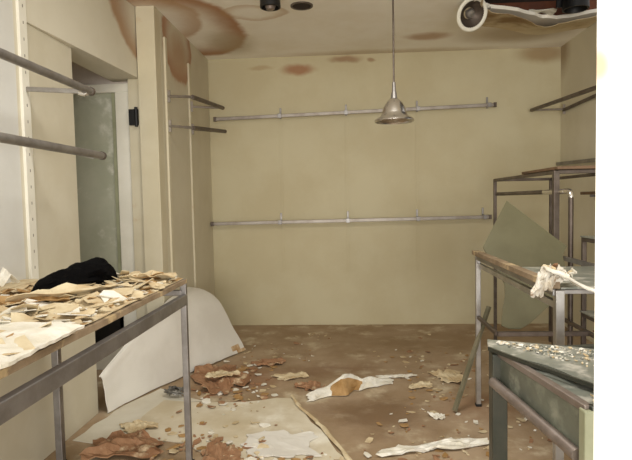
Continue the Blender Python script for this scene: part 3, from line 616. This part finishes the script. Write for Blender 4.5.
# loose glass pane lying askew on it
pane = jag([(0.492, 1.95), (0.470, 1.845), (0.515, 1.74), (0.59, 1.645), (0.655, 1.468), (0.74, 1.40), (0.86, 1.80)], 0.004, 0.05, 8)
bm = NB(); slab(bm, pane, 0.881, 0.890)
pn = tag(finish('glass_sheet', bm, 'green_glass', None), 'broken glass pane lying askew on top of the showcase', 'glass pane')
bm = NB(); bar(bm, (0.470, 1.845, 0.8855), (0.515, 1.74, 0.8855), 0.008, 0.012); bar(bm, (0.515, 1.74, 0.8855), (0.655, 1.468, 0.8855), 0.008, 0.012); finish('edge_strip', bm, 'dark_green', pn)
bm = NB(); rd = random.Random(9)
for i in range(260):
    u, v = rd.random(), rd.random()**1.3; x = 0.51+0.29*u; y = 1.91-0.11*u-(0.03+0.28*u)*v
    flake(bm, (x, y, 0.8905), rd.choice((0.003, 0.004, 0.005, 0.007, 0.010)), rd, rd.choice((0, 0, 1, 2)), 0.35, 0.0025, rd.uniform(0.4, 1))
tag(finish('plaster_crumbs', bm, ['plaster', 'cream_flake', 'green_glass']), 'white plaster crumbs scattered on the broken glass pane', 'debris', kind='stuff')
bm = NB(); rd = random.Random(19)
for i in range(26):
    u = rd.random(); x = 0.62+0.14*u; y = 1.50-0.12*u+rd.uniform(-0.05, 0.05)
    if x < 0.61: continue
    flake(bm, (x, y-0.06, 0.867), rd.uniform(0.004, 0.011), rd, rd.choice((0, 0, 1)), 0.5, 0.004, 0.7)
tag(finish('plaster_crumbs', bm, ['plaster', 'cream_flake']), 'white crumbs on the showcase top by the doorway edge', 'debris', kind='stuff')
# leaning stick
bm = NB(); bar(bm, (0.670, 3.5, 0.012), (0.838, 3.592, 0.44), 0.03, 0.018); bar(bm, (0.838, 3.592, 0.44), (0.93, 3.642, 0.67), 0.028, 0.018)
tag(finish('wooden_stick', bm, 'stick', None, loc=(0.67, 3.5, 0)), 'thin grey green wooden slat leaning on the right table leg', 'stick')

# ================================================================ CEILING THINGS
t = thing('pendant_lamp', 'chrome bell pendant lamp hanging on a long rod', 'lamp', (0.338, 3.9, 2.99))
bm = NB(); tube(bm, [(0.338, 3.9, 2.13), (0.339, 3.9, 2.98)], 0.0065, 10); finish('rod', bm, 'steel_dark', t, smooth=True)
bm = NB(); lathe(bm, [(0.0, 0), (0.055, 0), (0.055, -0.012), (0.02, -0.03), (0, -0.03)], (0.339, 3.9, 2.99), 24); finish('ceiling_rose', bm, 'chrome', t, smooth=True)
bm = NB(); lathe(bm, [(0.0, 0.10), (0.012, 0.10), (0.014, 0.04), (0.02, 0.02), (0.024, -0.02), (0.0, -0.02)], (0.338, 3.9, 2.125), 20); finish('lamp_holder', bm, 'steel', t, smooth=True)
po = [(0.022, 2.112), (0.042, 2.098), (0.062, 2.075), (0.078, 2.045), (0.088, 2.012), (0.096, 1.990), (0.120, 1.974), (0.138, 1.962), (0.141, 1.952)]
bm = NB(); lathe(bm, po+[(r-0.004, z-0.004) for r, z in po[::-1]], (0.338, 3.9, 0), 40, closed=True); finish('lamp_shade', bm, 'chrome', t, smooth=True)
bm = NB(); lathe(bm, [(0.0, 2.09), (0.014, 2.09), (0.02, 2.06), (0.032, 2.02), (0.03, 1.995), (0.016, 1.98), (0.0, 1.976)], (0.338, 3.9, 0), 20); finish('bulb', bm, 'bulb', t, smooth=True)
# black spotlight
t = thing('spotlight', 'black cylinder spotlight under the middle of the ceiling', 'spotlight', (-0.56, 4.13, 2.99))
bm = NB(); lathe(bm, [(0.0, 0.0), (0.045, 0.0), (0.045, -0.03), (0, -0.03)], (-0.56, 4.13, 2.99), 20); finish('mount', bm, 'black', t, smooth=True)
bm = NB(); po = [(0.0, -0.02), (0.075, -0.02), (0.078, -0.13), (0.068, -0.135), (0.06, -0.09), (0.0, -0.085)]; lathe(bm, po, (-0.56, 4.13, 2.99), 28); finish('housing', bm, 'black', t, smooth=True)
bm = NB(); lathe(bm, [(0.0, -0.088), (0.03, -0.09), (0.042, -0.12), (0.03, -0.145), (0.0, -0.152)], (-0.56, 4.13, 2.99), 20); finish('lens', bm, 'pinkish', t, smooth=True)
# flat dark disc beside it, painted as the shaded depth of an empty recess
t = thing('recessed_light', 'dark empty round light recess in the ceiling beside the spotlight', 'light', (-0.35, 4.48, 2.99))
bm = NB(); po = [(0.078, 0.0), (0.092, 0.0), (0.092, -0.008), (0.076, -0.008)]; lathe(bm, po, (-0.35, 4.48, 2.99), 28, closed=True); finish('trim_ring', bm, 'steel_dark', t, smooth=True)
bm = NB(); lathe(bm, [(0.0, -0.003), (0.079, -0.003), (0.079, -0.001), (0, -0.001)], (-0.35, 4.48, 2.99), 28); finish('recess_shade', bm, 'void', t)
# dangling ring light
t = thing('ring_light', 'white round recessed light trim dangling tilted from the torn ceiling', 'light', (1.06, 4.62, 2.95))
axr = Vector((0.30, -0.80, -0.45)).normalized(); cr = Vector((1.04, 4.58, 2.898)); po = []
for k in range(10):
    a = 2*math.pi*k/10; po.append((0.122+0.017*math.cos(a), 0.012*math.sin(a)))
bm = NB(); lathe(bm, po, cr, 36, closed=True, axis=tuple(axr)); finish('trim_ring', bm, 'white_paint', t, smooth=True)
bm = NB(); lathe(bm, [(0.110, 0.0), (0.095, -0.03), (0.05, -0.055), (0.046, -0.055), (0.09, -0.026), (0.106, 0.002)], cr, 32, closed=True, axis=tuple(axr)); finish('reflector', bm, 'steel_dark', t, smooth=True)
bm = NB(); lathe(bm, [(0.0, -0.06), (0.03, -0.06), (0.042, -0.035), (0.03, -0.015), (0.0, -0.01)], cr, 20, axis=tuple(axr)); finish('bulb', bm, 'steel', t, smooth=True)
bm = NB(); tube(bm, [cr-axr*0.1, cr-axr*0.11+Vector((0.06, 0.02, 0.03)), (1.16, 4.70, 2.965), (1.22, 4.73, 2.995)], 0.013, 8); finish('arm', bm, 'alu', t, smooth=True)
bm = NB(); box(bm, 1.125, 1.185, 4.665, 4.70, 2.945, 2.985); finish('clip', bm, 'alu', t, bevel=0.005)
# sagging torn lining under the hole
bm = NB(); lpv = [Vector(p) for p in lip]
def flp(u, v):
    x = u*(len(lip)-1); i = min(int(x), len(lip)-2); p = lpv[i].lerp(lpv[i+1], x-i)
    sag = 0.10*math.sin(math.pi*min(1, u*1.0))**0.8
    q = p+Vector((0.0, 0.55))*(v*0.8)
    y = min(q.y+0.0, 5.9)
    z = 2.986-sag*(1-v)**1.6*(0.75+0.5*fb(u*4, 0.5, 1, 4))-0.004
    return (min(q.x, 2.29), y-0.06*(1-v), z)
sheet(bm, flp, 36, 10, 0.004)
tag(finish('ceiling_lining', bm, 'flap', None, smooth=True), 'sagging torn ceiling lining hanging below the hole at right', 'ceiling lining')
# black fixture in hole
t = thing('can_light', 'black can light hanging in the ceiling hole at upper right', 'light', (1.93, 4.72, 3.0))
bm = NB(); lathe(bm, [(0.0, 0.16), (0.10, 0.16), (0.105, 0.0), (0.09, -0.0), (0.085, 0.05), (0, 0.06)], (1.93, 4.74, 2.955), 28); finish('housing', bm, 'black', t, smooth=True)
bm = NB(); tube(bm, [(1.93, 4.74, 3.11), (1.93, 4.74, 3.42)], 0.012, 8); finish('hanger', bm, 'black', t, smooth=True)
bm = NB(); box(bm, 1.80, 2.06, 4.80, 4.83, 3.0, 3.06); finish('bracket', bm, 'black', t, bevel=0.003)
bm = NB(); sheet(bm, lambda u, v: (1.62+0.24*u, 4.96+0.1*v, 3.035+0.025*fb(u*3, v*3, 1, 4)), 8, 4, 0.01)
tag(finish('insulation_scrap', bm, 'vinyl_grey', None), 'grey white insulation scrap in the ceiling hole', 'insulation')
